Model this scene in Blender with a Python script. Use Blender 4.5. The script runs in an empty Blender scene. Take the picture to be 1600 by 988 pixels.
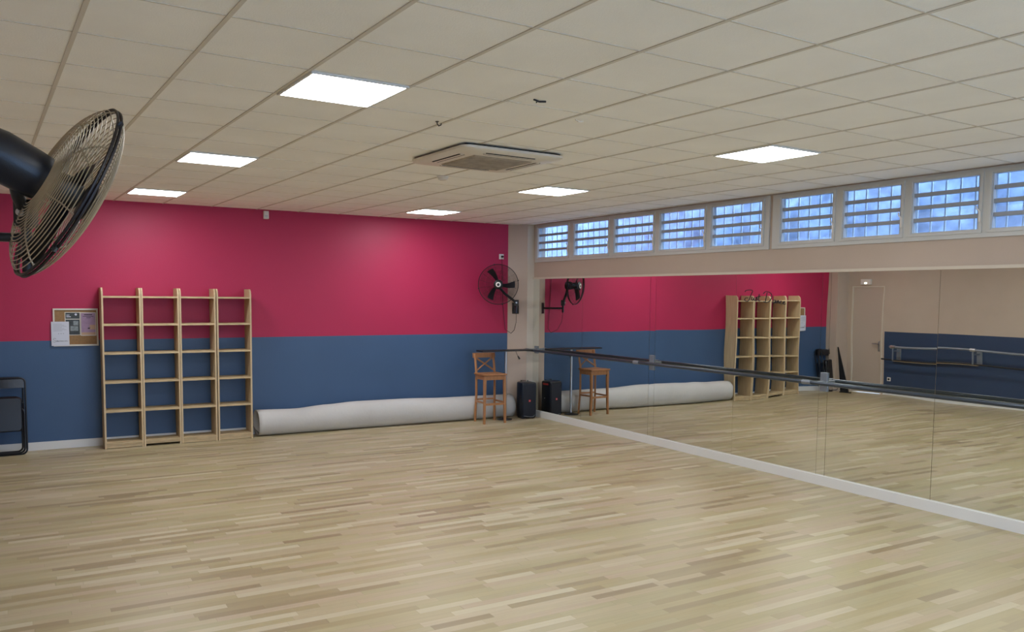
import bpy, bmesh, math, random
from mathutils import Vector, Matrix
random.seed(7)
C = bpy.context.scene.collection
SC = bpy.context.scene
PI = math.pi

# ------------------------------------------------------------------ camera, world, exposure
D, M, ZC = 11.709, 7.248, 3.122          # back wall y, mirror face x, ceiling height
XL, YF = -0.60, -3.0                      # left wall x, front wall y
cam = bpy.data.cameras.new('camera')
co = bpy.data.objects.new('camera', cam); C.objects.link(co)
cam.sensor_width = 36.0
cam.lens = 1291.88 * 36.0 / 1600.0
cam.shift_y = 65.27 / 1600.0
cam.clip_start = 0.05
yaw, pitch, roll = 0.53742, -0.07438, 0.0098
F = Vector((math.sin(yaw)*math.cos(pitch), math.cos(yaw)*math.cos(pitch), math.sin(pitch)))
R0 = Vector((math.cos(yaw), -math.sin(yaw), 0)); U0 = R0.cross(F)
Rv = R0*math.cos(roll) + U0*math.sin(roll)
Uv = -R0*math.sin(roll) + U0*math.cos(roll)
co.matrix_world = Matrix(((Rv.x, Uv.x, -F.x, 0), (Rv.y, Uv.y, -F.y, 0), (Rv.z, Uv.z, -F.z, 1.9622), (0, 0, 0, 1)))
SC.camera = co

PANEL_STRENGTH = 35.0
world = bpy.data.worlds.new('sky'); SC.world = world
world.use_nodes = True
wb = world.node_tree.nodes['Background']
wb.inputs[0].default_value = (0.50, 0.68, 1.0, 1); wb.inputs[1].default_value = 9.5
SC.view_settings.view_transform = 'Standard'
SC.view_settings.look = 'None'
SC.view_settings.gamma = 1.0
SC.view_settings.use_curve_mapping = False
SC.view_settings.exposure = 0.0

# ------------------------------------------------------------------ materials
def lin(c):
    return tuple(((v/255)/12.92 if v/255 <= 0.04045 else ((v/255+0.055)/1.055)**2.4) for v in c) + (1,)

def mat(name, rgb, rough=0.5, metal=0.0, spec=0.5, bump=0.0, bscale=60, var=0.0, vscale=3.0, emit=None, strength=0, coat=0.0, stretch=None):
    m = bpy.data.materials.new(name); m.use_nodes = True
    nt = m.node_tree; b = nt.nodes['Principled BSDF']
    b.inputs['Base Color'].default_value = lin(rgb)
    b.inputs['Roughness'].default_value = rough
    b.inputs['Metallic'].default_value = metal
    b.inputs['Specular IOR Level'].default_value = spec
    b.inputs['Coat Weight'].default_value = coat
    tc = None
    if bump or var:
        tc = nt.nodes.new('ShaderNodeTexCoord'); mp = nt.nodes.new('ShaderNodeMapping')
        nt.links.new(tc.outputs['Object'], mp.inputs[0])
        if stretch: mp.inputs['Scale'].default_value = stretch
    if bump:
        n = nt.nodes.new('ShaderNodeTexNoise'); n.inputs['Scale'].default_value = bscale; n.inputs['Detail'].default_value = 4
        nt.links.new(mp.outputs[0], n.inputs['Vector'])
        bp = nt.nodes.new('ShaderNodeBump'); bp.inputs['Strength'].default_value = bump; bp.inputs['Distance'].default_value = 0.01
        nt.links.new(n.outputs['Fac'], bp.inputs['Height']); nt.links.new(bp.outputs[0], b.inputs['Normal'])
    if var:
        n = nt.nodes.new('ShaderNodeTexNoise'); n.inputs['Scale'].default_value = vscale; n.inputs['Detail'].default_value = 6
        nt.links.new(mp.outputs[0], n.inputs['Vector'])
        mr = nt.nodes.new('ShaderNodeMapRange'); mr.inputs[1].default_value = 0.3; mr.inputs[2].default_value = 0.7
        mr.inputs[3].default_value = 1-var; mr.inputs[4].default_value = 1+var
        nt.links.new(n.outputs['Fac'], mr.inputs[0])
        mx = nt.nodes.new('ShaderNodeVectorMath'); mx.operation = 'SCALE'
        mx.inputs[0].default_value = lin(rgb)[:3]
        nt.links.new(mr.outputs[0], mx.inputs['Scale']); nt.links.new(mx.outputs[0], b.inputs['Base Color'])
    if emit:
        b.inputs['Emission Color'].default_value = lin(emit); b.inputs['Emission Strength'].default_value = strength
    return m

def floor_mat():
    m = bpy.data.materials.new('oak_strip_parquet'); m.use_nodes = True
    nt = m.node_tree; b = nt.nodes['Principled BSDF']; N = nt.nodes.new; L = nt.links.new
    def mth(op, a, c=None, v=None):
        n = N('ShaderNodeMath'); n.operation = op
        if isinstance(a, (int, float)): n.inputs[0].default_value = a
        else: L(a, n.inputs[0])
        if c is not None:
            if isinstance(c, (int, float)): n.inputs[1].default_value = c
            else: L(c, n.inputs[1])
        return n.outputs[0]
    tc = N('ShaderNodeTexCoord'); sp = N('ShaderNodeSeparateXYZ'); L(tc.outputs['Object'], sp.inputs[0])
    x, y = sp.outputs[0], sp.outputs[1]
    W, LEN = 0.068, 0.62
    yr = mth('DIVIDE', y, W); row = mth('FLOOR', yr); fy = mth('FRACT', yr)
    wn = N('ShaderNodeTexWhiteNoise'); wn.noise_dimensions = '1D'; L(row, wn.inputs['W'])
    xo = mth('ADD', mth('DIVIDE', x, LEN), mth('MULTIPLY', wn.outputs['Value'], 37.3))
    # uneven board lengths: shift the joints with a slow wave of their own
    xo2 = mth('ADD', xo, mth('MULTIPLY', mth('SINE', mth('MULTIPLY', xo, 2.6)), 0.26))
    col = mth('FLOOR', xo2); fx = mth('FRACT', xo2)
    cb = N('ShaderNodeCombineXYZ'); L(row, cb.inputs[0]); L(col, cb.inputs[1])
    w2 = N('ShaderNodeTexWhiteNoise'); w2.noise_dimensions = '2D'; L(cb.outputs[0], w2.inputs['Vector'])
    cr = N('ShaderNodeValToRGB'); L(w2.outputs['Value'], cr.inputs[0])
    e = cr.color_ramp.elements
    e[0].position = 0; e[0].color = lin((153, 135, 103)); e[1].position = 1; e[1].color = lin((195, 183, 152))
    for p_, c_ in ((0.06, (160, 143, 109)), (0.2, (172, 156, 116)), (0.38, (173, 161, 123)), (0.52, (182, 162, 134)), (0.7, (176, 163, 123)), (0.86, (186, 169, 139))):
        q = cr.color_ramp.elements.new(p_); q.color = lin(c_)
    # grain along the board
    mp = N('ShaderNodeMapping'); mp.inputs['Scale'].default_value = (2.5, 40, 1); L(tc.outputs['Object'], mp.inputs[0])
    ad = N('ShaderNodeVectorMath'); ad.operation = 'ADD'; L(mp.outputs[0], ad.inputs[0]); L(cb.outputs[0], ad.inputs[1])
    gn = N('ShaderNodeTexNoise'); gn.inputs['Scale'].default_value = 1.0; gn.inputs['Detail'].default_value = 5; L(ad.outputs[0], gn.inputs['Vector'])
    g = mth('ADD', mth('MULTIPLY', gn.outputs['Fac'], 0.22), 0.89)
    # large soft tonal drift of wear
    ln = N('ShaderNodeTexNoise'); ln.inputs['Scale'].default_value = 0.55; ln.inputs['Detail'].default_value = 2; L(tc.outputs['Object'], ln.inputs['Vector'])
    g2 = mth('MULTIPLY', g, mth('ADD', mth('MULTIPLY', ln.outputs['Fac'], 0.16), 0.92))
    # joints
    ey = mth('MINIMUM', fy, mth('SUBTRACT', 1.0, fy)); ex = mth('MINIMUM', fx, mth('SUBTRACT', 1.0, fx))
    jy = mth('GREATER_THAN', ey, 0.014); jx = mth('GREATER_THAN', ex, 0.0025)
    j = mth('ADD', mth('MULTIPLY', mth('MULTIPLY', jy, jx), 0.16), 0.84)
    g3 = mth('MULTIPLY', g2, j)
    vm = N('ShaderNodeVectorMath'); vm.operation = 'SCALE'; L(cr.outputs[0], vm.inputs[0]); L(g3, vm.inputs['Scale'])
    L(vm.outputs[0], b.inputs['Base Color'])
    rr = mth('ADD', mth('MULTIPLY', w2.outputs['Value'], 0.08), 0.36)
    L(rr, b.inputs['Roughness']); b.inputs['Specular IOR Level'].default_value = 0.42
    bp = N('ShaderNodeBump'); bp.inputs['Strength'].default_value = 0.12; bp.inputs['Distance'].default_value = 0.002
    L(g3, bp.inputs['Height']); L(bp.outputs[0], b.inputs['Normal'])
    return m

def glass_mat(name, tint=(225, 236, 245), rough=0.02, gloss=0.12):
    m = bpy.data.materials.new(name); m.use_nodes = True
    nt = m.node_tree; nt.nodes.remove(nt.nodes['Principled BSDF']); out = nt.nodes['Material Output']
    t = nt.nodes.new('ShaderNodeBsdfTransparent'); t.inputs[0].default_value = lin(tint)
    g = nt.nodes.new('ShaderNodeBsdfGlossy'); g.inputs['Roughness'].default_value = rough
    mx = nt.nodes.new('ShaderNodeMixShader'); mx.inputs[0].default_value = gloss
    nt.links.new(t.outputs[0], mx.inputs[1]); nt.links.new(g.outputs[0], mx.inputs[2]); nt.links.new(mx.outputs[0], out.inputs[0])
    return m

def mirror_mat():
    m = bpy.data.materials.new('mirror_glass'); m.use_nodes = True
    nt = m.node_tree; b = nt.nodes['Principled BSDF']
    b.inputs['Base Color'].default_value = (0.84, 0.86, 0.82, 1); b.inputs['Metallic'].default_value = 1
    b.inputs['Roughness'].default_value = 0.0
    tc = nt.nodes.new('ShaderNodeTexCoord'); mp = nt.nodes.new('ShaderNodeMapping'); mp.inputs['Scale'].default_value = (1, 1.0, 1.6)
    n = nt.nodes.new('ShaderNodeTexNoise'); n.inputs['Scale'].default_value = 1.1; n.inputs['Detail'].default_value = 0
    bp = nt.nodes.new('ShaderNodeBump'); bp.inputs['Strength'].default_value = 1.0; bp.inputs['Distance'].default_value = 0.0020
    nt.links.new(tc.outputs['Object'], mp.inputs[0]); nt.links.new(mp.outputs[0], n.inputs['Vector'])
    nt.links.new(n.outputs['Fac'], bp.inputs['Height']); nt.links.new(bp.outputs[0], b.inputs['Normal'])
    return m

MT = dict(
    floor=floor_mat(),
    tile=mat('ceiling_tile', (249, 246, 239), 0.9, spec=0.2, bump=0.15, bscale=140, var=0.03, vscale=2.0),
    tbar=mat('ceiling_rail', (214, 206, 192), 0.6, spec=0.3),
    red=mat('crimson_wall_paint', (176, 34, 76), 0.5, spec=0.42, bump=0.10, bscale=90, var=0.03, vscale=1.3),
    blue=mat('slate_blue_wall_paint', (62, 88, 121), 0.42, spec=0.45, bump=0.10, bscale=90, var=0.04, vscale=1.5),
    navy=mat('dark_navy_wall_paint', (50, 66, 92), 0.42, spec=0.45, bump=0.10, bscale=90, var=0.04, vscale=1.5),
    beige=mat('beige_wall_paint', (186, 167, 150), 0.6, spec=0.35, bump=0.12, bscale=80, var=0.02),
    cream=mat('cream_trim_paint', (205, 192, 174), 0.5, spec=0.4),
    white=mat('white_skirting', (222, 220, 215), 0.42),
    pvc=mat('white_window_frame', (196, 194, 188), 0.35),
    rail=mat('grey_louvre_rail', (150, 154, 160), 0.5),
    glass=glass_mat('louvre_glass'),
    bar_w=mat('white_grille_bar', (240, 244, 250), 0.4),
    hedge=mat('grey_blue_rendered_wall', (140, 148, 166), 0.85, bump=0.8, bscale=14, var=0.35, vscale=6.0),
    out_ground=mat('outside_paving', (215, 214, 208), 0.9),  # unseen ground, made pale to bounce daylight up to the ceiling
    mirror=mirror_mat(),
    medge=mat('mirror_glass_edge', (150, 165, 160), 0.3),
    panel=mat('led_diffuser', (250, 250, 250), 0.5, emit=(244, 249, 255), strength=PANEL_STRENGTH),
    lframe=mat('light_frame', (225, 225, 220), 0.4),
    acw=mat('ac_plastic', (222, 214, 200), 0.4),
    acg=mat('ac_dusty_grille', (172, 156, 134), 0.8, var=0.16, vscale=14, bump=0.5, bscale=120),
    dark=mat('dark_slot', (22, 20, 19), 0.7),
    black=mat('black_plastic', (24, 25, 28), 0.45),
    blackgloss=mat('black_painted_metal', (18, 22, 32), 0.35, spec=0.5, bump=0.08, bscale=300),
    cloth_black=mat('black_speaker_grille', (26, 30, 42), 0.75, bump=0.5, bscale=500),
    blackwire=mat('black_wire', (30, 24, 26), 0.5, metal=0.2),
    wire=mat('pale_steel_wire', (172, 160, 138), 0.38, metal=0.55),
    steel=mat('brushed_steel', (190, 190, 192), 0.3, metal=0.9),
    greymetal=mat('grey_painted_metal', (128, 134, 142), 0.4, metal=0.35),
    barre=mat('dark_grey_tube', (66, 74, 84), 0.28, metal=0.45),
    pine=mat('light_pine', (202, 178, 140), 0.55, var=0.10, vscale=3, stretch=(14, 14, 1.2)),
    pine_dirty=mat('worn_pine_board', (196, 172, 132), 0.6, var=0.18, vscale=4, stretch=(2, 10, 10)),
    stool=mat('honey_brown_wood', (168, 116, 74), 0.4, var=0.14, vscale=3, stretch=(10, 10, 1.5)),
    mat_grey=mat('grey_mat_underside', (198, 194, 188), 0.75, var=0.06, vscale=2.2, bump=0.2, bscale=25),
    mat_dark=mat('dark_mat_face', (46, 46, 48), 0.8),  # dark tone for the shaded roll hollow and the dark ceiling clip
    cork=mat('cork', (150, 116, 78), 0.9, var=0.12, vscale=60, bump=0.3, bscale=200),
    paper=mat('white_paper', (206, 208, 218), 0.6),
    pwhite=mat('poster_border', (212, 205, 190), 0.5),
    pdark=mat('poster_charcoal', (58, 62, 62), 0.5, var=0.3, vscale=30),
    pgrey=mat('poster_grey', (130, 138, 138), 0.5, var=0.3, vscale=40),
    plilac=mat('poster_lilac', (168, 138, 164), 0.5, var=0.10, vscale=20),
    ptan=mat('poster_tan', (196, 160, 130), 0.5),
    ink=mat('black_ink', (22, 22, 26), 0.6),
    inkgrey=mat('grey_ink', (120, 122, 130), 0.6),
    redbadge=mat('red_badge', (214, 48, 44), 0.4),
    redlight=mat('red_light_strip', (190, 40, 36), 0.4),
    plastic_w=mat('white_plastic', (224, 216, 206), 0.4),
    door=mat('beige_door_paint', (184, 166, 150), 0.5),
    seatblack=mat('black_vinyl', (20, 21, 26), 0.32, spec=0.6),
    hinge=mat('gap_dark', (80, 68, 58), 0.8),
    tube_black=mat('black_steel_tube', (22, 24, 32), 0.35),
)

# ------------------------------------------------------------------ mesh helpers
class MB:
    def __init__(s): s.bm = bmesh.new()
    def box(s, x0, x1, y0, y1, z0, z1, rot=None, at=None, bevel=0.0):
        bm = s.bm if not bevel else bmesh.new()
        vs = [bm.verts.new((x, y, z)) for x in (x0, x1) for y in (y0, y1) for z in (z0, z1)]
        for f in ((0, 1, 3, 2), (4, 6, 7, 5), (0, 4, 5, 1), (2, 3, 7, 6), (0, 2, 6, 4), (1, 5, 7, 3)):
            bm.faces.new([vs[i] for i in f])
        if bevel:
            bmesh.ops.bevel(bm, geom=list(bm.edges), offset=bevel, segments=2, affect='EDGES', profile=0.5)
            s.merge(bm, rot, at)
        elif rot is not None:
            for v in vs: v.co = rot @ v.co + Vector(at or (0, 0, 0))
        return s
    def merge(s, bm, rot=None, at=None):
        mp = {}
        for v in bm.verts:
            c = v.co.copy()
            if rot is not None: c = rot @ c
            if at is not None: c = c + Vector(at)
            mp[v] = s.bm.verts.new(c)
        for f in bm.faces:
            try: s.bm.faces.new([mp[v] for v in f.verts])
            except ValueError: pass
        bm.free()
    def tube(s, pts, r, n=8, closed=False, caps=True, radii=None):
        P = [Vector(p) for p in pts]; k = len(P); rings = []
        t0 = ((P[1]-P[0]) if not closed else (P[1]-P[-1])).normalized()
        up = Vector((0, 0, 1)) if abs(t0.z) < 0.9 else Vector((1, 0, 0))
        u = (up - t0*up.dot(t0)).normalized()
        for i in range(k):
            if closed: t = (P[(i+1) % k]-P[i-1]).normalized()
            elif i == 0: t = (P[1]-P[0]).normalized()
            elif i == k-1: t = (P[-1]-P[-2]).normalized()
            else: t = ((P[i+1]-P[i]).normalized()+(P[i]-P[i-1]).normalized()).normalized()
            u = (u - t*u.dot(t)).normalized(); w = t.cross(u)
            rr = radii[i] if radii else r
            rings.append([s.bm.verts.new(P[i]+u*(rr*math.cos(2*PI*j/n))+w*(rr*math.sin(2*PI*j/n))) for j in range(n)])
        for i in range(k if closed else k-1):
            a, b = rings[i], rings[(i+1) % k]
            for j in range(n): s.bm.faces.new((a[j], a[(j+1) % n], b[(j+1) % n], b[j]))
        if not closed and caps:
            s.bm.faces.new(rings[0][::-1]); s.bm.faces.new(rings[-1])
        return s
    def cyl(s, a, b, r, n=16, r2=None): return s.tube([a, b], r, n, radii=[r, r if r2 is None else r2])
    def lathe(s, prof, n=32, mtx=None):     # prof: (radius, height) along local z
        rings = []
        for r, h in prof:
            rings.append([s.bm.verts.new((max(r, 1e-5)*math.cos(2*PI*j/n), max(r, 1e-5)*math.sin(2*PI*j/n), h)) for j in range(n)])
        for a, b in zip(rings, rings[1:]):
            for j in range(n): s.bm.faces.new((a[j], a[(j+1) % n], b[(j+1) % n], b[j]))
        if prof[0][0] > 1e-4: s.bm.faces.new(rings[0][::-1])
        if prof[-1][0] > 1e-4: s.bm.faces.new(rings[-1])
        if mtx is not None:
            for ring in rings:
                for v in ring: v.co = mtx @ v.co
        return s
    def prism(s, poly, a, b, axis='z'):     # extrude 2-D polygon between a and b along axis
        def P(p, h):
            return {'z': (p[0], p[1], h), 'y': (p[0], h, p[1]), 'x': (h, p[0], p[1])}[axis]
        lo = [s.bm.verts.new(P(p, a)) for p in poly]; hi = [s.bm.verts.new(P(p, b)) for p in poly]
        n = len(poly); s.bm.faces.new(lo[::-1]); s.bm.faces.new(hi)
        for i in range(n): s.bm.faces.new((lo[i], lo[(i+1) % n], hi[(i+1) % n], hi[i]))
        return s
    def quad(s, *pts): s.bm.faces.new([s.bm.verts.new(p) for p in pts]); return s
    def build(s, name, m, parent=None, at=None, smooth=False, offset=None):
        bmesh.ops.recalc_face_normals(s.bm, faces=s.bm.faces)
        me = bpy.data.meshes.new(name)
        if offset is not None: bmesh.ops.translate(s.bm, vec=-Vector(offset), verts=s.bm.verts)
        s.bm.to_mesh(me); s.bm.free()
        me.materials.append(m)
        if smooth:
            for p in me.polygons: p.use_smooth = True
            try: me.set_sharp_from_angle(angle=math.radians(40))
            except Exception: pass
        o = bpy.data.objects.new(name, me); C.objects.link(o)
        if parent is not None: o.parent = parent
        if at is not None: o.location = at
        return o

def tag(o, label=None, cat=None, group=None, kind=None):
    if label: o['label'] = label
    if cat: o['category'] = cat
    if group: o['group'] = group
    if kind: o['kind'] = kind
    return o
def empty(name, loc, rz=0.0):
    o = bpy.data.objects.new(name, None); C.objects.link(o)
    o.location = loc; o.rotation_euler = (0, 0, rz); o.empty_display_size = 0.1
    return o
def copy_tree(o, parent=None):
    c = o.copy(); C.objects.link(c)
    if parent is not None: c.parent = parent
    for ch in list(o.children): copy_tree(ch, c)
    return c
def struct(o): o['kind'] = 'structure'; return o
def Rz(a): return Matrix.Rotation(a, 3, 'Z')

# ------------------------------------------------------------------ room shell
struct(MB().box(XL-0.2, M+0.22, YF-0.2, D+0.2, -0.12, 0).build('floor', MT['floor']))
b = MB().box(XL-0.2, M+0.012, D, D+0.2, 0, 1.357); wall_back = struct(b.build('wall_back', MT['blue']))
u = MB().box(XL-0.2, M+0.012, D, D+0.2, 1.357, ZC+0.05).build('upper_paint', MT['red'], wall_back)
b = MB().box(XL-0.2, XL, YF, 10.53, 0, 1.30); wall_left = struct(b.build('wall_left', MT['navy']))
MB().box(XL-0.2, XL, YF, 10.53, 1.30, ZC+0.05).box(XL-0.2, XL, 10.53, 10.58, 0, ZC+0.05).box(XL-0.2, XL, 11.31, D, 0, ZC+0.05).box(XL-0.2, XL, 10.58, 11.31, 2.27, ZC+0.05).build('beige_paint', MT['beige'], wall_left)
fwb = MB()
for q in ((XL-0.2, 0.6, 0, ZC+0.05), (6.2, M+0.22, 0, ZC+0.05), (0.6, 6.2, 0, 0.35), (0.6, 6.2, 2.75, ZC+0.05)): fwb.box(q[0], q[1], YF-0.2, YF, q[2], q[3])
struct(fwb.build('wall_front', MT['beige']))
bw = struct(empty('window_20', (3.4, YF, 0.35)))  # added unseen glazed opening, lets in extra daylight to brighten the room
fb = MB()
for i in range(5): fb.box(0.6+i*1.375, 0.6+i*1.375+0.1, YF-0.10, YF-0.03, 0.35, 2.75)
fb.box(0.7, 6.1, YF-0.10, YF-0.03, 0.35, 0.43).box(0.7, 6.1, YF-0.10, YF-0.03, 2.67, 2.75).build('window_frame', MT['pvc'], bw, offset=bw.location)
for i in range(4): MB().box(0.7+i*1.375, 0.6+(i+1)*1.375, YF-0.068, YF-0.062, 0.43, 2.67).build('window_pane', MT['glass'], bw, offset=bw.location)
struct(MB().box(-4, M+5, YF-7, YF-0.2, -0.12, 0).build('ground_front', MT['out_ground']))  # unseen pale ground beyond the added opening, reflects daylight inside
WZ0, WZ1 = 2.515, 3.112                  # window band
b = MB().box(M+0.012, M+0.2, YF, D+0.2, 0, WZ0).box(M+0.012, M+0.2, YF, D+0.2, WZ1, ZC+0.05)
for y0, y1 in ((11.46, D+0.2), (6.515, 6.56), (YF, 1.6)): b.box(M+0.012, M+0.2, y0, y1, WZ0, WZ1)
struct(b.build('wall_right', MT['beige']))
# splayed corner pier with a cream return
struct(MB().prism([(6.885, D), (7.13, 11.50), (7.13, D)], 0, ZC).build('wall_corner', MT['beige']))
struct(MB().prism([(7.13, 11.50), (M+0.012, 11.50), (M+0.012, D), (7.13, D)], 0, ZC).build('trim_corner', MT['cream']))
# left pier beyond the red wall
struct(MB().box(XL, -0.26, 11.42, D, 0, ZC).build('wall_pier', MT['beige']))

# ceiling: tiles on an exposed grid turned two degrees to the walls
PHI = 0.03596
cp, sn = math.cos(PHI), math.sin(PHI)
def g2w(gx, gy, z=ZC): return Vector((gx*cp-gy*sn, gx*sn+gy*cp, z))
GX = [-1.34, -0.76, -0.18, 0.405, 0.925, 1.49, 2.07, 2.68, 3.275, 3.85, 4.43, 5.06, 5.66, 6.26, 6.86, 7.46, 8.06]
GY = [-3.9, -3.31, -2.72, -2.13, -1.55, -0.97, -0.39, 0.20, 0.79, 1.38, 1.995, 2.509, 3.048, 3.653, 4.263, 4.869, 5.43, 6.02, 6.62, 7.21, 7.80, 8.38, 8.95, 9.52, 10.08, 10.66, 11.24, 11.82]
ceil = MB().box(XL-0.2, M+0.22, YF-0.2, D+0.2, ZC+0.004, ZC+0.06).build('ceiling', MT['tile'])
struct(ceil)
def clip(a, b_):
    t0, t1 = 0.0, 1.0; d = b_-a
    for ax, lo, hi in ((0, XL, M+0.005), (1, YF, D)):
        if abs(d[ax]) < 1e-9: continue
        ta, tb = (lo-a[ax])/d[ax], (hi-a[ax])/d[ax]
        if ta > tb: ta, tb = tb, ta
        t0, t1 = max(t0, ta), min(t1, tb)
    return (a+d*t0, a+d*t1) if t1 > t0 else None
gb = MB()
def bar(a, b_, w, z0, z1):
    r = clip(a, b_)
    if not r: return
    a, b_ = r; t = (b_-a).normalized(); n = Vector((-t.y, t.x, 0))*w/2
    vs = [gb.bm.verts.new((p.x+q.x, p.y+q.y, z)) for z in (z0, z1) for p, q in ((a, n), (a, -n), (b_, -n), (b_, n))]
    for f in ((0, 1, 2, 3), (7, 6, 5, 4), (0, 4, 5, 1), (1, 5, 6, 2), (2, 6, 7, 3), (3, 7, 4, 0)): gb.bm.faces.new([vs[i] for i in f])
for gx in GX: bar(g2w(gx, GY[0]), g2w(gx, GY[-1]), 0.020, ZC-0.001, ZC+0.005)
for gy in GY: bar(g2w(GX[0], gy), g2w(GX[-1], gy), 0.009, ZC+0.001, ZC+0.005)
gb.build('ceiling_rails', MT['tbar'], ceil)

# recessed LED panels
def light(ix, iy, label, group='square LED panels in the ceiling'):
    x0, x1, y0, y1 = GX[ix], GX[ix+1], GY[iy], GY[iy+1]
    c = g2w((x0+x1)/2, (y0+y1)/2, ZC)
    w, h = (x1-x0)/2-0.008, (y1-y0)/2-0.008
    root = empty('ceiling_light', (c.x, c.y, ZC), PHI)
    tag(root, label, 'ceiling light', group)
    fr = MB()
    for a in ((-w, w, -h, -h+0.014), (-w, w, h-0.014, h), (-w, -w+0.014, -h+0.014, h-0.014), (w-0.014, w, -h+0.014, h-0.014)): fr.box(*a, -0.010, 0.003)
    fr.build('frame', MT['lframe'], root)
    MB().box(-w+0.014, w-0.014, -h+0.014, h-0.014, -0.006, 0.002).build('diffuser', MT['panel'], root)
light(5, 14, 'large lit square ceiling panel nearest the camera, in the left row')
light(5, 19, 'lit ceiling panel in the middle of the left row, behind the nearest one')
light(5, 24, 'small lit ceiling panel closest to the crimson wall in the left row')
light(11, 14, 'lit ceiling panel nearest the louvre windows, right of the air conditioner')
light(11, 19, 'lit ceiling panel beyond the air conditioner, middle of the right row')
light(11, 24, 'lit ceiling panel farthest away, near the pink corner of the right row')
for ix in (5, 11):  # added unseen panels that raise the room brightness
    for iy in (9, 4):
        light(ix, iy, 'lit ceiling panel above and behind the camera position, out of the photo')

# baseboards
struct(MB().box(-0.26, 0.86, D-0.014, D, 0, 0.100).box(0.86, 6.88, D-0.014, D, 0, 0.100).build('baseboard_back', MT['white']))
struct(MB().box(XL, XL+0.014, YF, 10.53, 0, 0.100).build('baseboard_left', MT['white']))
struct(MB().box(M-0.030, M+0.012, YF, 11.50, 0, 0.100).build('baseboard_right', MT['white']))
# ledge over the mirrors
struct(MB().box(M-0.012, M+0.012, YF, 11.50, 2.243, 2.272).build('trim_1', MT['cream']))

# windows: each louvre unit
units = [(10.52, 11.36), (9.51, 10.35), (8.54, 9.365), (7.585, 8.39), (6.667, 7.454), (5.72, 6.39), (4.95, 5.585), (4.20, 4.825), (3.50, 4.08), (2.75, 3.36), (2.0, 2.6)]
g1 = [11.46, 10.435, 9.44, 8.465, 7.52, 6.56]; g2 = [6.515, 5.65, 4.89, 4.14, 3.43, 2.675, 1.6]
edges = [(g1[i+1], g1[i]) for i in range(5)]+[(g2[i+1], g2[i]) for i in range(6)]
GZ0, GZ1 = 2.590, 3.058
for k, ((a, b_), (e0, e1)) in enumerate(zip(units, edges)):
    root = empty('window_%d' % (k+1), (M, (a+b_)/2, WZ0)); struct(root)
    fm = MB(); X0, X1 = M-0.004, M+0.06
    fm.box(X0, X1, e0, a, WZ0, WZ1).box(X0, X1, b_, e1, WZ0, WZ1).box(X0, X1, a, b_, WZ0, GZ0).box(X0, X1, a, b_, GZ1, WZ1)
    fm.box(X0-0.012, X0, a-0.035, a-0.008, GZ0-0.035, GZ1+0.03).box(X0-0.012, X0, b_+0.008, b_+0.035, GZ0-0.035, GZ1+0.03)
    fm.box(X0-0.012, X0, a-0.008, b_+0.008, GZ0-0.035, GZ0-0.012).box(X0-0.012, X0, a-0.008, b_+0.008, GZ1+0.01, GZ1+0.03)
    fm.build('window_frame', MT['pvc'], root, offset=root.location)
    H = GZ1-GZ0; tilt = Matrix.Rotation(-0.22, 3, 'Y')
    for i in range(4):
        zc = GZ0+H*(i+0.5)/4
        MB().box(-0.0025, 0.0025, a+0.006, b_-0.006, -H/8-0.004, H/8+0.004, rot=tilt, at=(M+0.030, 0, zc)).build('glass_blade', MT['glass'], root, offset=root.location)
    for i in range(1, 4):
        zc = GZ0+H*i/4
        MB().box(M+0.012, M+0.045, a, b_, zc-0.018, zc+0.018).build('louvre_rail', MT['rail'], root, offset=root.location)
    MB().box(M+0.002, M+0.010, a+0.0, a+0.012, GZ0, GZ1).build('louvre_channel', MT['rail'], root, offset=root.location)
    hm = MB().box(M-0.030, M-0.016, a-0.030, a-0.012, GZ0+0.06, GZ0+0.15, bevel=0.003)
    hm.tube([(M-0.023, a-0.018, GZ0+0.15), (M-0.028, a+0.005, GZ0+0.175), (M-0.020, a+0.012, GZ0+0.20)], 0.006, 6)
    hm.build('opening_lever', MT['plastic_w'], root, offset=root.location)

# outside, beyond the windows
struct(MB().box(M+0.2, M+4.5, YF-2, D+2, -0.12, 0).build('ground', MT['out_ground']))
gr = empty('window_grille', (M+0.26, 6.5, 2.4)); tag(gr, 'white vertical security bars outside the louvre windows', 'grille')
v = MB()
y = 1.4
while y < 11.7:
    v.box(M+0.250, M+0.262, y-0.008, y+0.008, 2.35, 3.5); y += 0.142
v.build('upright_bars', MT['bar_w'], gr, offset=gr.location)['kind'] = 'stuff'
MB().box(M+0.245, M+0.267, 1.3, 11.75, 2.33, 2.36).box(M+0.245, M+0.267, 1.3, 11.75, 3.47, 3.5).build('cross_rail', MT['bar_w'], gr, offset=gr.location)
hb = MB(); ny, nz = 300, 80  # bumpy upright sheet standing in for the hedge outside
grid = [[hb.bm.verts.new((M+1.5+0.03*random.random()+0.05*math.sin(i*0.37)*math.cos(j*0.29), -2+i*(D+4)/ny, j*3.9/nz)) for j in range(nz+1)] for i in range(ny+1)]
for i in range(ny):
    for j in range(nz): hb.bm.faces.new((grid[i][j], grid[i+1][j], grid[i+1][j+1], grid[i][j+1]))
hb.box(M+1.68, M+2.3, -2, D+2, 0, 3.85)
struct(hb.build('wall_outside', MT['hedge'], smooth=True))

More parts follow.
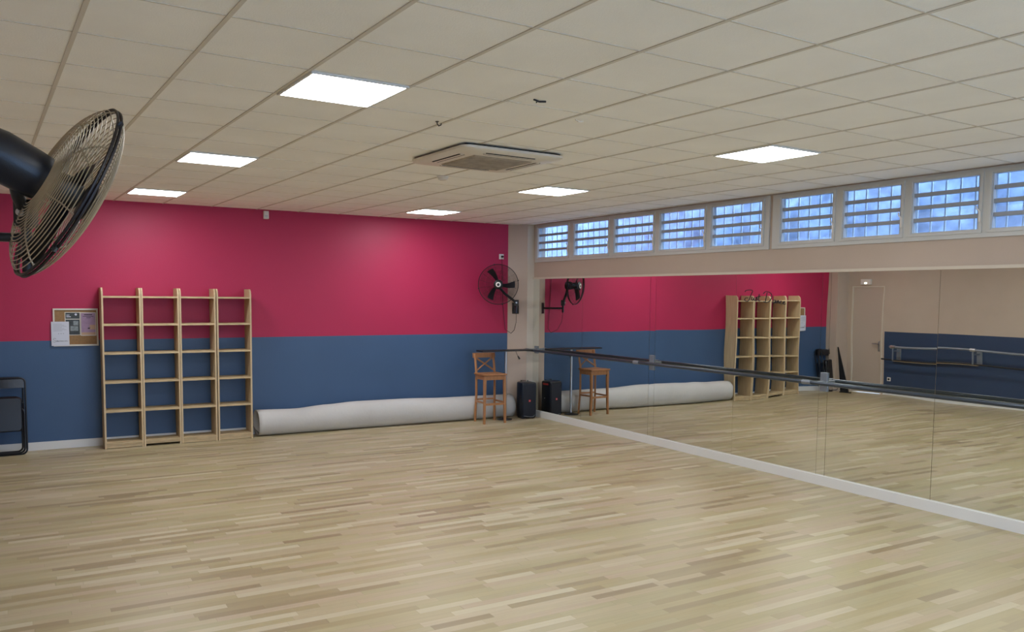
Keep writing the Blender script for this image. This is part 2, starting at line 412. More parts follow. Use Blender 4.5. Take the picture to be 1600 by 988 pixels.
# ------------------------------------------------------------------ mirrors
joints = [11.498, 10.116, 8.569, 8.453, 7.033, 5.815, 5.706, 4.524, 3.1, 1.6, 0.1]
yawt = [0.0006, 0.0, 0.001, 0.0010, 0.0024, 0, 0.0012, -0.0020, 0, 0]
labs = ['mirror panel closest to the crimson wall, reflecting the far fan and stool',
        'mirror panel second from the corner, reflecting the middle of the rolled mat',
        'narrow mirror strip behind the farther barre bracket',
        'mirror panel reflecting the left end of the rolled mat',
        'mirror panel with the black script lettering, reflecting the shelf units',
        'narrow mirror strip behind the nearer barre bracket',
        'mirror panel reflecting the beige door with its handle',
        'rightmost mirror panel in the photo, reflecting the wall barre brackets',
        'mirror panel beyond the right photo edge, beside the nearest seen one',
        'mirror panel farthest right of the camera, outside the photo']
for k in range(len(joints)-1):
    y1, y0 = joints[k]-0.0018, joints[k+1]+0.0018
    yc = (y0+y1)/2
    o = MB().box(-0.0, 0.006, y0-yc, y1-yc, 0.100, 2.243).build('wall_mirror', MT['mirror'], at=(M+0.001, yc, 0))
    o.rotation_euler = (0, 0, yawt[k])
    tag(o, labs[k], 'mirror', 'wall mirror panels')

# script lettering on the mirror, drawn as brush strokes
def strokes(polys, r, place, name, m, parent=None):
    s = MB()
    for pl in polys:
        pts = []
        for i in range(len(pl)-1):      # catmull-rom
            p0, p1, p2, p3 = pl[max(i-1, 0)], pl[i], pl[i+1], pl[min(i+2, len(pl)-1)]
            for t in range(5):
                t /= 5
                pts.append(tuple(0.5*((2*p1[k])+(-p0[k]+p2[k])*t+(2*p0[k]-5*p1[k]+4*p2[k]-p3[k])*t*t+(-p0[k]+3*p1[k]-3*p2[k]+p3[k])*t**3) for k in (0, 1)))
        pts.append(pl[-1])
        s.tube([place(*p) for p in pts], r, 5)
    return s.build(name, m, parent)
J = [[(0.2, 0.95), (0.5, 1.02), (0.75, 0.95), (0.62, 0.6), (0.48, 0.15), (0.30, -0.10), (0.05, -0.02), (0.10, 0.18), (0.35, 0.22)], [(0.05, 0.78), (0.1, 0.9), (0.25, 0.95)],
     [(0.72, 0.38), (0.68, 0.14), (0.78, 0.05), (0.92, 0.32)], [(0.92, 0.36), (0.90, 0.12), (0.98, 0.05)],
     [(1.00, 0.08), (1.12, 0.42), (1.18, 0.18), (1.10, 0.04), (1.02, 0.08)],
     [(1.36, 0.72), (1.30, 0.20), (1.36, 0.05), (1.46, 0.12)], [(1.22, 0.46), (1.46, 0.50)],
     [(2.05, 0.95), (1.98, 0.5), (1.90, 0.02)], [(1.72, 0.80), (1.95, 1.02), (2.35, 0.92), (2.48, 0.55), (2.25, 0.14), (1.92, 0.0), (1.75, 0.08)],
     [(2.78, 0.30), (2.60, 0.26), (2.58, 0.06), (2.74, 0.08), (2.80, 0.30), (2.82, 0.04)],
     [(2.94, 0.30), (2.93, 0.03)], [(2.94, 0.2), (3.06, 0.30), (3.10, 0.04)],
     [(3.36, 0.25), (3.24, 0.28), (3.20, 0.08), (3.36, 0.05)],
     [(3.44, 0.14), (3.60, 0.22), (3.52, 0.29), (3.44, 0.12), (3.54, 0.02), (3.66, 0.08)]]
dec = strokes(J, 0.0042, lambda u_, v_: (M-0.0015, 6.90-u_*0.165, 1.945+v_*0.12-u_*0.013), 'wall_lettering', MT['ink'])
tag(dec, 'thin black script lettering reading Just Dance on the mirror', 'lettering')

# ------------------------------------------------------------------ barres
def barre(name, label):
    BX, BZ = M-0.17, 1.095
    root = empty(name, (M, 7.0, BZ)); tag(root, label, 'barre')
    L0 = Vector(root.location)
    MB().cyl((BX, 11.42, BZ), (BX, 1.0, BZ), 0.021, 16).build('rail', MT['barre'], root, smooth=True, offset=L0)
    for yb in (8.50, 5.745, 2.9):
        br = MB().box(M-0.016, M-0.001, yb-0.045, yb+0.045, BZ-0.10, BZ+0.10, bevel=0.004).build('bracket', MT['greymetal'], root, offset=L0)
        MB().box(BX, M-0.016, yb-0.016, yb+0.016, BZ-0.014, BZ+0.014, bevel=0.003).build('bracket_arm', MT['greymetal'], br, offset=(0, 0, 0)).location = (0, 0, 0)
    for yb in (8.62, 5.83, 3.0): MB().cyl((BX, yb-0.055, BZ), (BX, yb+0.055, BZ), 0.026, 16).build('joint_sleeve', MT['greymetal'], root, smooth=True, offset=L0)
    MB().cyl((BX, 11.36, BZ), (BX, 11.43, BZ), 0.026, 14).build('end_cap', MT['greymetal'], root, smooth=True, offset=L0)
    MB().box(BX+0.0, M-0.001, 11.36, 11.40, BZ-0.02, BZ+0.02, bevel=0.003).box(M-0.014, M-0.001, 11.33, 11.43, BZ-0.06, BZ+0.06, bevel=0.003).build('end_bracket', MT['greymetal'], root, offset=L0)
    for ch in root.children:
        for g_ in ch.children:
            g_.data.transform(Matrix.Translation(-L0))
barre('mirror_barre', 'long dark grey ballet barre running in front of the mirrors')

def wall_barre():
    root = empty('wall_barre', (XL, 8.0, 1.04)); tag(root, 'grey ballet barre on left wall, seen in the mirror', 'barre'); L0 = Vector(root.location)
    bx = XL+0.22
    MB().cyl((bx, 10.25, 1.05), (bx, 4.0, 1.05), 0.020, 14).build('rail', MT['greymetal'], root, smooth=True, offset=L0)
    MB().cyl((bx-0.02, 10.45, 0.80), (bx-0.02, 4.0, 0.80), 0.016, 14).build('lower_rail', MT['black'], root, smooth=True, offset=L0)
    MB().box(XL+0.005, XL+0.05, 8.67, 10.30, 0.765, 0.79, bevel=0.003).build('wooden_batten', MT['pine'], root, offset=L0)
    for yb in (10.17, 8.65, 6.6, 4.8):
        MB().box(XL, XL+0.02, yb-0.05, yb+0.05, 0.78, 1.02, bevel=0.003).box(XL+0.02, bx, yb-0.012, yb+0.012, 0.96, 0.99).box(bx-0.012, bx+0.012, yb-0.012, yb+0.012, 0.80, 1.05).build('bracket', MT['greymetal'], root, offset=L0)
        MB().cyl((bx, yb-0.05, 1.05), (bx, yb+0.05, 1.05), 0.03, 12).build('joint_sleeve', MT['steel'], root, smooth=True, offset=L0)
wall_barre()

# ------------------------------------------------------------------ door on the left wall
dr = empty('door_1', (XL, 10.945, 0)); struct(dr); L0 = Vector(dr.location)
MB().box(XL-0.05, XL-0.012, 10.60, 11.29, 0.008, 2.25).build('door_leaf', MT['door'], dr, offset=L0)
MB().box(XL-0.08, XL+0.012, 10.575, 10.60, 0, 2.275).box(XL-0.08, XL+0.012, 11.29, 11.315, 0, 2.275).box(XL-0.08, XL+0.012, 10.60, 11.29, 2.25, 2.275).build('door_frame', MT['cream'], dr, offset=L0)
hd = MB().box(XL-0.012, XL-0.004, 10.64, 10.675, 0.93, 1.12, bevel=0.002).build('door_handle', MT['steel'], dr, offset=L0)
MB().tube([(XL-0.004, 10.66, 1.07), (XL+0.045, 10.66, 1.07), (XL+0.045, 10.78, 1.07)], 0.009, 8).build('lever', MT['steel'], hd, offset=L0)
el = empty('emergency_light', (XL+0.001, 10.98, 2.36)); tag(el, 'small white emergency light box above the beige door', 'emergency light'); L0 = Vector(el.location)
MB().box(XL, XL+0.05, 10.88, 11.10, 2.31, 2.42, bevel=0.006).build('housing', MT['plastic_w'], el, offset=L0)
MB().box(XL+0.05, XL+0.056, 10.96, 11.01, 2.325, 2.355).build('lamp', mat('small_lit_lamp', (255, 250, 235), emit=(255, 250, 235), strength=4), el, offset=L0)
def outlet(name, pos, face, label, plug):
    # face: 'x' plate lies on the left wall, 'y' plate on the back wall
    root = empty(name, pos, {'y': 0, 'x': PI/2}[face]); tag(root, label, 'power outlet')
    MB().box(-0.042, 0.042, -0.012, 0, -0.042, 0.042, bevel=0.003).build('cover_plate', MT['plastic_w'], root)
    MB().lathe([(0.024, 0), (0.024, 0.004), (0.019, 0.004), (0.018, 0.001)], 20, Matrix.Translation((0, -0.012, 0)) @ Matrix.Rotation(PI/2, 4, 'X')).build('socket_ring', MT['dark' if not plug else 'plastic_w'], root)
    return root
outlet('wall_outlet', (XL, 10.40, 0.34), 'x', 'white power outlet low on the dark blue left wall', False)
so = outlet('wall_outlet', (6.755, D, 2.600), 'y', 'white power outlet with black plug above the far fan', True)
MB().lathe([(0.017, 0), (0.019, 0.02), (0.013, 0.042), (0.0, 0.044)], 16, Matrix.Translation((0.004, -0.014, 0.0)) @ Matrix.Rotation(PI/2, 4, 'X')).build('plug', MT['black'], so, smooth=True)

ms = empty('motion_sensor', (2.976, D, 3.06)); tag(ms, 'small white motion sensor at top of the crimson wall', 'sensor')
MB().box(-0.036, 0.036, -0.045, 0, -0.065, 0.045, bevel=0.008).build('housing', MT['plastic_w'], ms)
MB().box(-0.022, 0.022, -0.049, -0.044, -0.050, -0.010, bevel=0.002).build('lens', MT['pvc'], ms)

# ------------------------------------------------------------------ ceiling fittings
ac = empty('air_conditioner', (*g2w(3.60, 6.00)[:2], ZC-0.003), PHI); tag(ac, 'white four-way ceiling air conditioner cassette with dusty grille', 'air conditioner')
def rrect(w, h, r, n=6):
    pts = []
    for cx, cy_, a0 in ((w-r, h-r, 0), (-w+r, h-r, PI/2), (-w+r, -h+r, PI), (w-r, -h+r, 1.5*PI)):
        for i in range(n+1):
            a = a0+PI/2*i/n; pts.append((cx+r*math.cos(a), cy_+r*math.sin(a)))
    return pts
a = MB(); prof = [(0.475, -0.012), (0.475, -0.030), (0.455, -0.042), (0.30, -0.050)]
rings = [[a.bm.verts.new((p[0], p[1], z)) for p in rrect(w, w, 0.07)] for w, z in prof]
for r0, r1 in zip(rings, rings[1:]):
    for i in range(len(r0)): a.bm.faces.new((r0[i], r0[(i+1) % len(r0)], r1[(i+1) % len(r0)], r1[i]))
a.bm.faces.new(rings[0]); a.bm.faces.new(rings[-1])
a.build('fascia', MT['acw'], ac, smooth=True)
MB().box(-0.44, 0.44, -0.44, 0.44, -0.014, 0.002).build('shadow_gap', MT['dark'], ac)
gm = MB().box(-0.275, 0.275, -0.275, 0.275, -0.056, -0.048, bevel=0.003)
for i in range(22): gm.box(-0.265, 0.265, -0.262+i*0.0245, -0.254+i*0.0245, -0.060, -0.055)
gm.build('intake_grille', MT['acg'], ac)
for k in range(4):
    m3 = Matrix.Rotation(k*PI/2, 3, 'Z')
    s_ = MB()
    for q in (-0.026, 0.014): s_.box(-0.23, 0.23, 0.362+q, 0.374+q, -0.0505, -0.042, rot=m3, at=(0, 0, 0))
    s_.build('air_slot', MT['dark'], ac)
    MB().box(-0.24, 0.24, 0.350, 0.374, -0.0515, -0.044, rot=m3, at=(0, 0, 0)).build('louvre_flap', MT['acw'], ac)
sd = empty('smoke_detector', (3.598, 7.39, ZC)); tag(sd, 'small round white smoke detector beyond the air conditioner', 'smoke detector')
MB().lathe([(0.058, 0), (0.058, -0.012), (0.05, -0.018)], 28).build('base', MT['plastic_w'], sd, smooth=True)
MB().lathe([(0.046, -0.018), (0.046, -0.030), (0.030, -0.040), (0.0, -0.042)], 28).build('sensor_head', MT['acw'], sd, smooth=True)
hk = MB().tube([(0, 0, 0), (0, 0, -0.014), (0.014, 0.006, -0.026), (0.028, 0.0, -0.020), (0.030, 0, -0.008)], 0.004, 6).lathe([(0.012, 0), (0.012, -0.003), (0.004, -0.005)], 12).build('ceiling_hook', MT['black'], at=(2.439, 5.10, ZC))
tag(hk, 'small black wire hook hanging from the ceiling before the air conditioner', 'hook')
fl = MB().tube([(-0.04, 0, 0.001), (0, 0.004, -0.006), (0.045, 0.002, -0.001)], 0.006, 6).tube([(-0.01, 0, -0.002), (-0.03, -0.012, -0.018)], 0.004, 6).build('ceiling_clip', MT['mat_dark'], at=(2.69, 4.224, ZC))
tag(fl, 'dark metal clip stuck in a ceiling tile, nearer the camera', 'clip')
f2 = MB().tube([(-0.03, 0, 0.001), (0, 0.004, -0.008), (0.035, 0.002, -0.003)], 0.0045, 6).tube([(0.0, 0, -0.004), (-0.015, -0.01, -0.012)], 0.003, 6).build('ceiling_clip', MT['plastic_w'], at=(3.206, 4.547, ZC))
tag(f2, 'pale metal clip in a ceiling tile, right of the dark one', 'clip')

# ------------------------------------------------------------------ wall fans
def fan(name, label, center, axis, R, post, zp, wall_pt, wall_n, wire, hubmat, roll_=0.0, motor=(0.085, 0.24), nr=26, wr=0.0015, af=0.42):
    """center of the guard rim; axis points out of the blown side."""
    root = empty(name, wall_pt); tag(root, label, 'fan'); L0 = Vector(wall_pt)
    c = Vector(center); ax = Vector(axis).normalized()
    up = Vector((0, 0, 1)); xx = up.cross(ax).normalized(); yy = ax.cross(xx)
    Mx = Matrix.Translation(c) @ Matrix(((xx.x, yy.x, ax.x, 0), (xx.y, yy.y, ax.y, 0), (xx.z, yy.z, ax.z, 0), (0, 0, 0, 1))) @ Matrix.Rotation(roll_, 4, 'Z')
    def P(r, th, h): return Mx @ Vector((r*math.cos(th), r*math.sin(th), h))
    def dome(t, d): return d*(1-t**3.2)**0.75 if t < 1 else 0.0
    for nm, dep, sgn, r0 in (('front_guard', 0.075, 1, 0.07), ('rear_guard', 0.085, -1, 0.10)):
        g = MB()
        for i in range(nr):
            t = r0/R+(1-r0/R)*i/nr
            h = sgn*(0.006+dome(t, dep))
            n = 56
            g.tube([P(R*t, 2*PI*j/n, h) for j in range(n)], wr, 4, closed=True)
        for k in range(8):
            th = 2*PI*(k+0.5*(sgn < 0))/8
            g.tube([P(R*(r0/R+(1-r0/R)*j/10), th+0.03*math.sin(j*0.6), sgn*(0.003+dome(min(r0/R+(1-r0/R)*j/10, 1), dep))) for j in range(11)], wr*1.5, 5)
        g.build(nm, wire, root, offset=L0)
    rm = MB()
    for h in (0.006, -0.006): rm.tube([P(R, 2*PI*j/72, h) for j in range(72)], 0.0055, 6, closed=True)
    rm.build('guard_rim', MT['blackwire'], root, smooth=True, offset=L0)
    for k in range(4):
        th = PI/4+k*PI/2
        MB().tube([P(R-0.006, th-0.03, 0), P(R+0.010, th, 0), P(R-0.006, th+0.03, 0)], 0.009, 6).build('rim_clip', MT['black'], root, offset=L0)
    # centre badge
    MB().lathe([(0.072, 0.060), (0.075, 0.072), (0.060, 0.084), (0.0, 0.100)], 28, Mx).build('hub_cover', MT['black'], root, smooth=True, offset=L0)
    bd = MB().lathe([(0.040, 0.086), (0.040, 0.091), (0.030, 0.094), (0.0, 0.095)], 24, Mx).build('badge', hubmat, root, smooth=True, offset=L0)
    MB().box(-0.018, 0.018, -0.006, 0.006, 0.094, 0.0962, rot=Mx.to_3x3(), at=Mx.translation).build('badge_print', MT['greymetal'], bd, offset=L0)
    # blades
    for k in range(3):
        bl = MB(); th0 = k*2*PI/3+0.35; rows = []
        for i in range(9):
            t = i/8; r = 0.05+(R*0.84-0.05)*t
            wdt = (0.30+0.55*t-0.15*t*t)*(0.55 if t < 0.1 else 1.0)
            wdt = wdt*(0.62+0.1*t)/max(t+0.25, 0.35)
            row = []
            for j in range(5):
                s = j/4-0.5
                row.append(bl.bm.verts.new(P(r, th0+s*wdt+0.25*t, 0.028*(-s*2)*(1-0.35*t)+0.006*math.cos(s*3))))
            rows.append(row)
        for i in range(8):
            for j in range(4): bl.bm.faces.new((rows[i][j], rows[i][j+1], rows[i+1][j+1], rows[i+1][j]))
        bmesh.ops.solidify(bl.bm, geom=list(bl.bm.faces), thickness=0.002)
        bl.build('blade', MT['blackgloss'], root, smooth=True, offset=L0)
    MB().lathe([(0.0, 0.045), (0.045, 0.04), (0.055, 0.01), (0.055, -0.04)], 24, Mx).build('blade_hub', MT['black'], root, smooth=True, offset=L0)
    # motor
    mr, ml = motor
    MB().lathe([(0.02, -0.062), (mr*0.80, -0.070), (mr*0.96, -0.085), (mr, -0.12), (mr*1.04, -0.075-ml*0.8), (mr*0.98, -0.075-ml*0.95), (mr*0.80, -0.075-ml), (0.0, -0.078-ml)], 36, Mx).build('motor', MT['blackgloss'], root, smooth=True, offset=L0)
    # neck from the motor to the tilt bracket, post and arm
    mb = Mx @ Vector((0, 0, -0.10-ml*0.42)); p0 = Vector((post[0], post[1], zp[1]))
    down = mb+Vector((0, 0, -mr*0.9))
    nk = MB().tube([down+Vector((0, 0, 0.03)), down.lerp(p0, 0.35)+Vector((0, 0, -0.005)), p0+Vector((0, 0, 0.0))], 0.020, 10)
    nk.build('neck', MT['black'], root, smooth=True, offset=L0)
    d = (p0-down); d.z = 0; d = d.normalized() if d.length > 1e-3 else Vector((1, 0, 0))
    rot = Matrix(((d.x, -d.y, 0), (d.y, d.x, 0), (0, 0, 1)))
    tb = MB().box(-0.035, 0.035, -0.030, 0.030, -0.05, 0.045, rot=rot, at=p0, bevel=0.006).build('tilt_bracket', MT['black'], root, offset=L0)
    side = Vector((-F.x, -F.y, 0)).normalized()
    MB().cyl(p0+side*0.028, p0+side*0.040, 0.013, 14).cyl(p0+side*0.038, p0+side*0.050, 0.007, 6).build('bolt', MT['steel'], tb, offset=L0)
    MB().cyl((post[0], post[1], zp[0]), p0, 0.017, 14).build('post', MT['blackgloss'], root, smooth=True, offset=L0)
    za = zp[0]+(zp[1]-zp[0])*af
    wp = Vector(wall_pt)
    MB().cyl((post[0], post[1], za), (wp.x, wp.y, za), 0.016, 14).build('arm', MT['blackgloss'], root, smooth=True, offset=L0)
    ang = math.atan2(wall_n[1], wall_n[0])
    MB().box(0.0, 0.014, -0.055, 0.055, za-0.09, za+0.09, rot=Rz(ang), at=(wp.x, wp.y, 0), bevel=0.003).build('wall_plate', MT['black'], root, offset=L0)
    return root, L0
fan('wall_fan', 'large wall fan with pale wire guards, close to the camera at left', (0.156, 3.311, 2.311), (0.875, 0.19, -0.445), 0.330,
    (0.030, 3.375), (2.030, 2.235), (XL, 3.44, 2.14), (1, 0), MT['wire'], MT['plastic_w'], motor=(0.082, 0.20), nr=19, wr=0.0019, af=0.58)
f_, L0 = fan('wall_fan', 'black wall fan with white badge in the corner above the bar stool', (6.505, 11.36, 2.145), (-0.50, -0.86, -0.04), 0.315,
    (6.80, 11.29), (1.70, 1.86), (6.985, 11.622, 1.77), (-0.65, -0.76), MT['blackwire'], MT['plastic_w'], roll_=-0.58, motor=(0.07, 0.10), nr=20, wr=0.0010)
MB().tube([(6.80, 11.29, 1.70), (6.81, 11.31, 1.55), (6.83, 11.40, 1.42), (6.86, 11.55, 1.36), (6.83, 11.69, 1.42), (6.79, 11.70, 1.8), (6.76, 11.695, 2.57)], 0.004, 6).build('power_cord', MT['black'], f_, smooth=True, offset=L0)

# ------------------------------------------------------------------ shelf units
def shelf_unit():
    root = empty('shelf_unit', (0, 0, 0))
    w, d, h = 0.448, 0.32, 2.00      # local: x 0..w, y -d..0 (front at -d)
    for x0 in (0.0, w-0.020):
        # the top of each side slopes down toward the front corner
        poly = [(-d, 0), (0, 0), (0, h+0.02), (-d+0.05, h+0.02), (-d+0.012, h-0.015), (-d, h-0.06)]
        MB().prism(poly, x0, x0+0.020, 'x').build('side_panel', MT['pine'], root)
    for z in (0.066, 0.468, 0.832, 1.196, 1.555, 1.905):
        MB().box(0.020, w-0.020, -d+0.004, -0.006, z-0.011, z+0.011).build('shelf', MT['pine_dirty'], root)
    MB().box(0.020, w-0.020, -d+0.012, -d+0.028, 0.006, 0.055).build('kickboard', MT['pine_dirty'], root)
    return root
s0 = shelf_unit()
slabs = ['leftmost narrow open pine shelf unit, beside the cork board', 'second narrow pine shelf unit from the left',
         'third narrow pine shelf unit from the left', 'rightmost narrow pine shelf unit, beside the rolled mat']
for i, (x, rz) in enumerate([(0.872, 0.0), (1.325, 0.0), (1.778, 0.0), (2.238, 0.0)]):
    o = s0 if i == 0 else copy_tree(s0)
    o.location = (x, D-0.016, 0); o.rotation_euler = (0, 0, rz)
    tag(o, slabs[i], 'shelf unit', 'pine shelf units against the wall')
    if i == 1:
        for ch in o.children:
            if ch.name.startswith('kickboard'): ch.scale.z = 0.5; ch.location.z = 0.027

# ------------------------------------------------------------------ cork board with papers
cb = empty('cork_board', (0.605, D, 1.52)); tag(cb, 'small cork notice board with pale wooden frame on wall', 'notice board')
w, h = 0.250, 0.235
MB().box(-w+0.012, w-0.012, -0.012, 0, -h+0.012, h-0.012).build('cork_panel', MT['cork'], cb)
MB().box(-w, w, -0.022, 0, h-0.020, h).box(-w, w, -0.022, 0, -h, -h+0.020).box(-w, -w+0.018, -0.022, 0, -h+0.02, h-0.02).box(w-0.018, w, -0.022, 0, -h+0.02, h-0.02).build('frame', MT['pwhite'], cb)
p1 = empty('poster', (0.572, D-0.0135, 1.565)); tag(p1, 'charcoal poster with white border, left of two on cork board', 'poster')
MB().box(-0.088, 0.088, -0.001, 0.001, -0.145, 0.145).build('sheet', MT['pwhite'], p1)
MB().box(-0.080, 0.076, -0.002, -0.001, 0.062, 0.137).box(-0.080, 0.076, -0.002, -0.001, -0.137, 0.052).build('dark_print', MT['pdark'], p1)
MB().box(0.005, 0.060, -0.003, -0.002, -0.02, 0.035).box(-0.03, 0.058, -0.003, -0.002, -0.09, -0.03).build('grey_picture', MT['pgrey'], p1)
MB().lathe([(0.014, 0), (0.012, 0.001)], 14, Matrix.Translation((0.035, -0.0028, 0.115)) @ Matrix.Rotation(PI/2, 4, 'X')).build('white_spot', MT['paper'], p1)
MB().box(-0.070, -0.035, -0.003, -0.002, 0.103, 0.112).box(-0.070, -0.020, -0.003, -0.002, 0.082, 0.092).build('white_marks', MT['paper'], p1)
p2 = empty('poster', (0.744, D-0.0135, 1.560)); tag(p2, 'lilac and tan poster, right of two on cork board', 'poster')
MB().box(-0.088, 0.088, -0.001, 0.001, -0.147, 0.147).build('sheet', MT['pwhite'], p2)
MB().box(-0.080, 0.080, -0.002, -0.001, -0.138, 0.138).build('lilac_print', MT['plilac'], p2)
MB().box(0.015, 0.078, -0.003, -0.002, -0.07, -0.01).box(-0.080, 0.080, -0.003, -0.002, -0.138, -0.105).build('tan_area', MT['ptan'], p2)
MB().box(-0.045, 0.045, -0.0035, -0.002, 0.112, 0.122).box(-0.06, 0.06, -0.0035, -0.002, 0.094, 0.099).box(-0.02, 0.03, -0.0035, -0.002, 0.076, 0.081).build('printed_title', MT['ink'], p2)
MB().prism([(-0.01, -0.06), (0.0, -0.045), (0.012, -0.05), (0.02, -0.035), (0.016, -0.06)], -0.0035, -0.002, 'y').build('printed_figure', MT['ink'], p2)
p3 = empty('paper_notice', (0.430, D-0.025, 1.442)); tag(p3, 'white paper notice with cursive writing over the board corner', 'notice')
MB().box(-0.098, 0.098, -0.001, 0.001, -0.150, 0.150).build('sheet', MT['paper'], p3)
m_ = MB()
for i in range(7): m_.box(-0.075, 0.02+0.05*((i*37) % 3)/2, -0.0018, -0.001, 0.118-i*0.014, 0.1205-i*0.014)
for i in range(3): m_.box(-0.022+i*0.026, -0.014+i*0.026, -0.0022, -0.001, -0.003, 0.005)
m_.build('printed_lines', MT['inkgrey'], p3)
cur = [[(0.30, 0.8), (0.1, 1.0), (0.0, 0.6), (0.2, 0.45), (0.30, 0.2), (0.1, 0.0), (-0.05, 0.2)], [(0.36, 0.1), (0.42, 0.5), (0.44, 0.1), (0.5, 0.35), (0.56, 0.1), (0.62, 0.4), (0.68, 0.1)],
       [(0.72, 0.12), (0.80, 0.42), (0.86, 0.12), (0.94, 0.40), (1.0, 0.12), (1.06, 0.36), (1.14, 0.14)], [(1.2, 0.14), (1.28, 0.38), (1.34, 0.14), (1.42, 0.36), (1.5, 0.2), (1.6, 0.3)]]
o = strokes(cur, 0.0016, lambda u_, v_: (-0.078+u_*0.10, -0.0016, -0.105+v_*0.05), 'cursive_writing', MT['ink'], p3)

# ------------------------------------------------------------------ rolled mat
def rolled_mat():
    x0, x1, yc, n, turns = 2.76, 6.83, D-0.185, 60, 3.2
    keys = [(2.76, 0.385), (3.3, 0.372), (3.75, 0.405), (4.2, 0.428), (4.9, 0.425), (5.7, 0.402), (6.83, 0.395)]
    def H(x):
        for (a, ha), (b_, hb_) in zip(keys, keys[1:]):
            if x <= b_:
                t = (x-a)/(b_-a); t = t*t*(3-2*t); return ha+(hb_-ha)*t
        return keys[-1][1]
    K = 110
    m = MB(); rows = []
    for i in range(n+1):
        x = x0+(x1-x0)*i/n; hh = H(x); row = []
        for k in range(K+1):
            s = k/K; a = -PI*0.62+2*PI*turns*s       # from inner end outward
            rr = (0.28+0.72*s)
            ry, rz = 0.172*rr, hh/2*rr
            # outer wrap sits flat on the floor
            y_ = yc+ry*math.cos(a); z_ = hh/2+rz*math.sin(a)
            z_ = max(z_, 0.012+0.010*(1-s)*turns)
            xs = max(x, x0+min(0.30, 1.2*max(0.0, 0.70-s)))+0.02*math.sin(7*s+1)*(1 if i in (0, n) else 0)
            row.append(m.bm.verts.new((xs+i*1e-4, y_, z_)))
        rows.append(row)
    for i in range(n):
        for k in range(K): m.bm.faces.new((rows[i][k], rows[i+1][k], rows[i+1][k+1], rows[i][k+1]))
    o = m.build('rolled_mat', MT['mat_grey'], smooth=True)
    o.data.materials.append(MT['mat_dark'])
    sd_ = o.modifiers.new('thickness', 'SOLIDIFY'); sd_.thickness = 0.012; sd_.offset = 0; sd_.material_offset = 0
    tag(o, 'long rolled-up grey floor mat lying along the blue wall', 'mat')
    # dark disc painted in for the shade inside the roll's open left end
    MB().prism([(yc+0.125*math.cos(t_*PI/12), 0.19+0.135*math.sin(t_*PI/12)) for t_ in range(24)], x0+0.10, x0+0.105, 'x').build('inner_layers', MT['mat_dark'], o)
rolled_mat()

# ------------------------------------------------------------------ bar stool
def bar_stool():
    root = empty('bar_stool', (6.255, 11.155, 0), -0.04); tag(root, 'honey brown wooden bar stool with crossed backrest', 'bar stool')
    S = MT['stool']; hw, hd = 0.188, 0.175
    def leg(x, y, dx, dy, top, r=0.017):
        m = MB(); b0 = Vector((x+dx, y+dy, 0)); t0 = Vector((x, y, top))
        vs = []
        for p, q in ((b0, 0.015), (t0, 0.020)):
            vs.append([m.bm.verts.new((p.x+sx*q, p.y+sy*q, p.z)) for sx, sy in ((-1, -1), (1, -1), (1, 1), (-1, 1))])
        for i in range(4): m.bm.faces.new((vs[0][i], vs[0][(i+1) % 4], vs[1][(i+1) % 4], vs[1][i]))
        m.bm.faces.new(vs[0][::-1]); m.bm.faces.new(vs[1])
        return m.build('leg', S, root)
    leg(-hw+0.02, -hd+0.02, -0.012, -0.012, 0.735); leg(hw-0.02, -hd+0.02, 0.012, -0.012, 0.735)
    # rear legs run on up as back posts
    for sx in (-1, 1):
        m = MB(); x = sx*(hw-0.028)
        m.tube([(x+sx*0.012, hd-0.005, 0), (x, hd-0.02, 0.40), (x, hd-0.02, 0.76), (x-0.0*sx, hd+0.012, 0.92), (x, hd+0.045, 1.055)], 0.021, 4)
        m.build('leg', S, root)
    MB().box(-hw-0.012, hw+0.012, -hd-0.02, hd-0.01, 0.742, 0.768, bevel=0.008).build('seat', S, root)
    ap = MB().box(-hw+0.03, hw-0.03, -hd+0.008, -hd+0.028, 0.675, 0.742).box(-hw+0.03, hw-0.03, hd-0.03, hd-0.012, 0.675, 0.742)
    ap.box(-hw+0.008, -hw+0.028, -hd+0.03, hd-0.03, 0.675, 0.742).box(hw-0.028, hw-0.008, -hd+0.03, hd-0.03, 0.675, 0.742).build('apron', S, root)
    MB().box(-hw+0.02, hw-0.02, -hd+0.004, -hd+0.028, 0.285, 0.318).build('footrest', S, root)
    MB().box(-hw+0.02, hw-0.02, hd-0.03, hd-0.01, 0.335, 0.360).build('stretcher', S, root)
    for sx in (-1, 1): MB().box(sx*(hw-0.022)-0.010, sx*(hw-0.022)+0.010, -hd+0.02, hd-0.02, 0.310, 0.335).build('stretcher', S, root)
    tr = MB(); n = 8; rows = []
    for i in range(n+1):
        t = i/n*2-1; bow = 0.018*(1-t*t)
        rows.append([tr.bm.verts.new((t*(hw+0.006), hd+0.030+dy_+bow+(z_-1.0)*0.2, z_)) for dy_, z_ in ((0, 0.995), (0.022, 0.995), (0.022, 1.070), (0, 1.070))])
    for a_, b_ in zip(rows, rows[1:]):
        for j in range(4): tr.bm.faces.new((a_[j], a_[(j+1) % 4], b_[(j+1) % 4], b_[j]))
    tr.bm.faces.new(rows[0]); tr.bm.faces.new(rows[-1][::-1])
    tr.build('top_rail', S, root)
    x = hw-0.04
    MB().tube([(-x, hd-0.008, 0.80), (0, hd+0.020, 0.90), (x, hd+0.038, 0.995)], 0.013, 4).build('cross_slat', S, root)
    MB().tube([(x, hd-0.004, 0.80), (0, hd+0.024, 0.90), (-x, hd+0.042, 0.995)], 0.013, 4).build('cross_slat', S, root)
bar_stool()

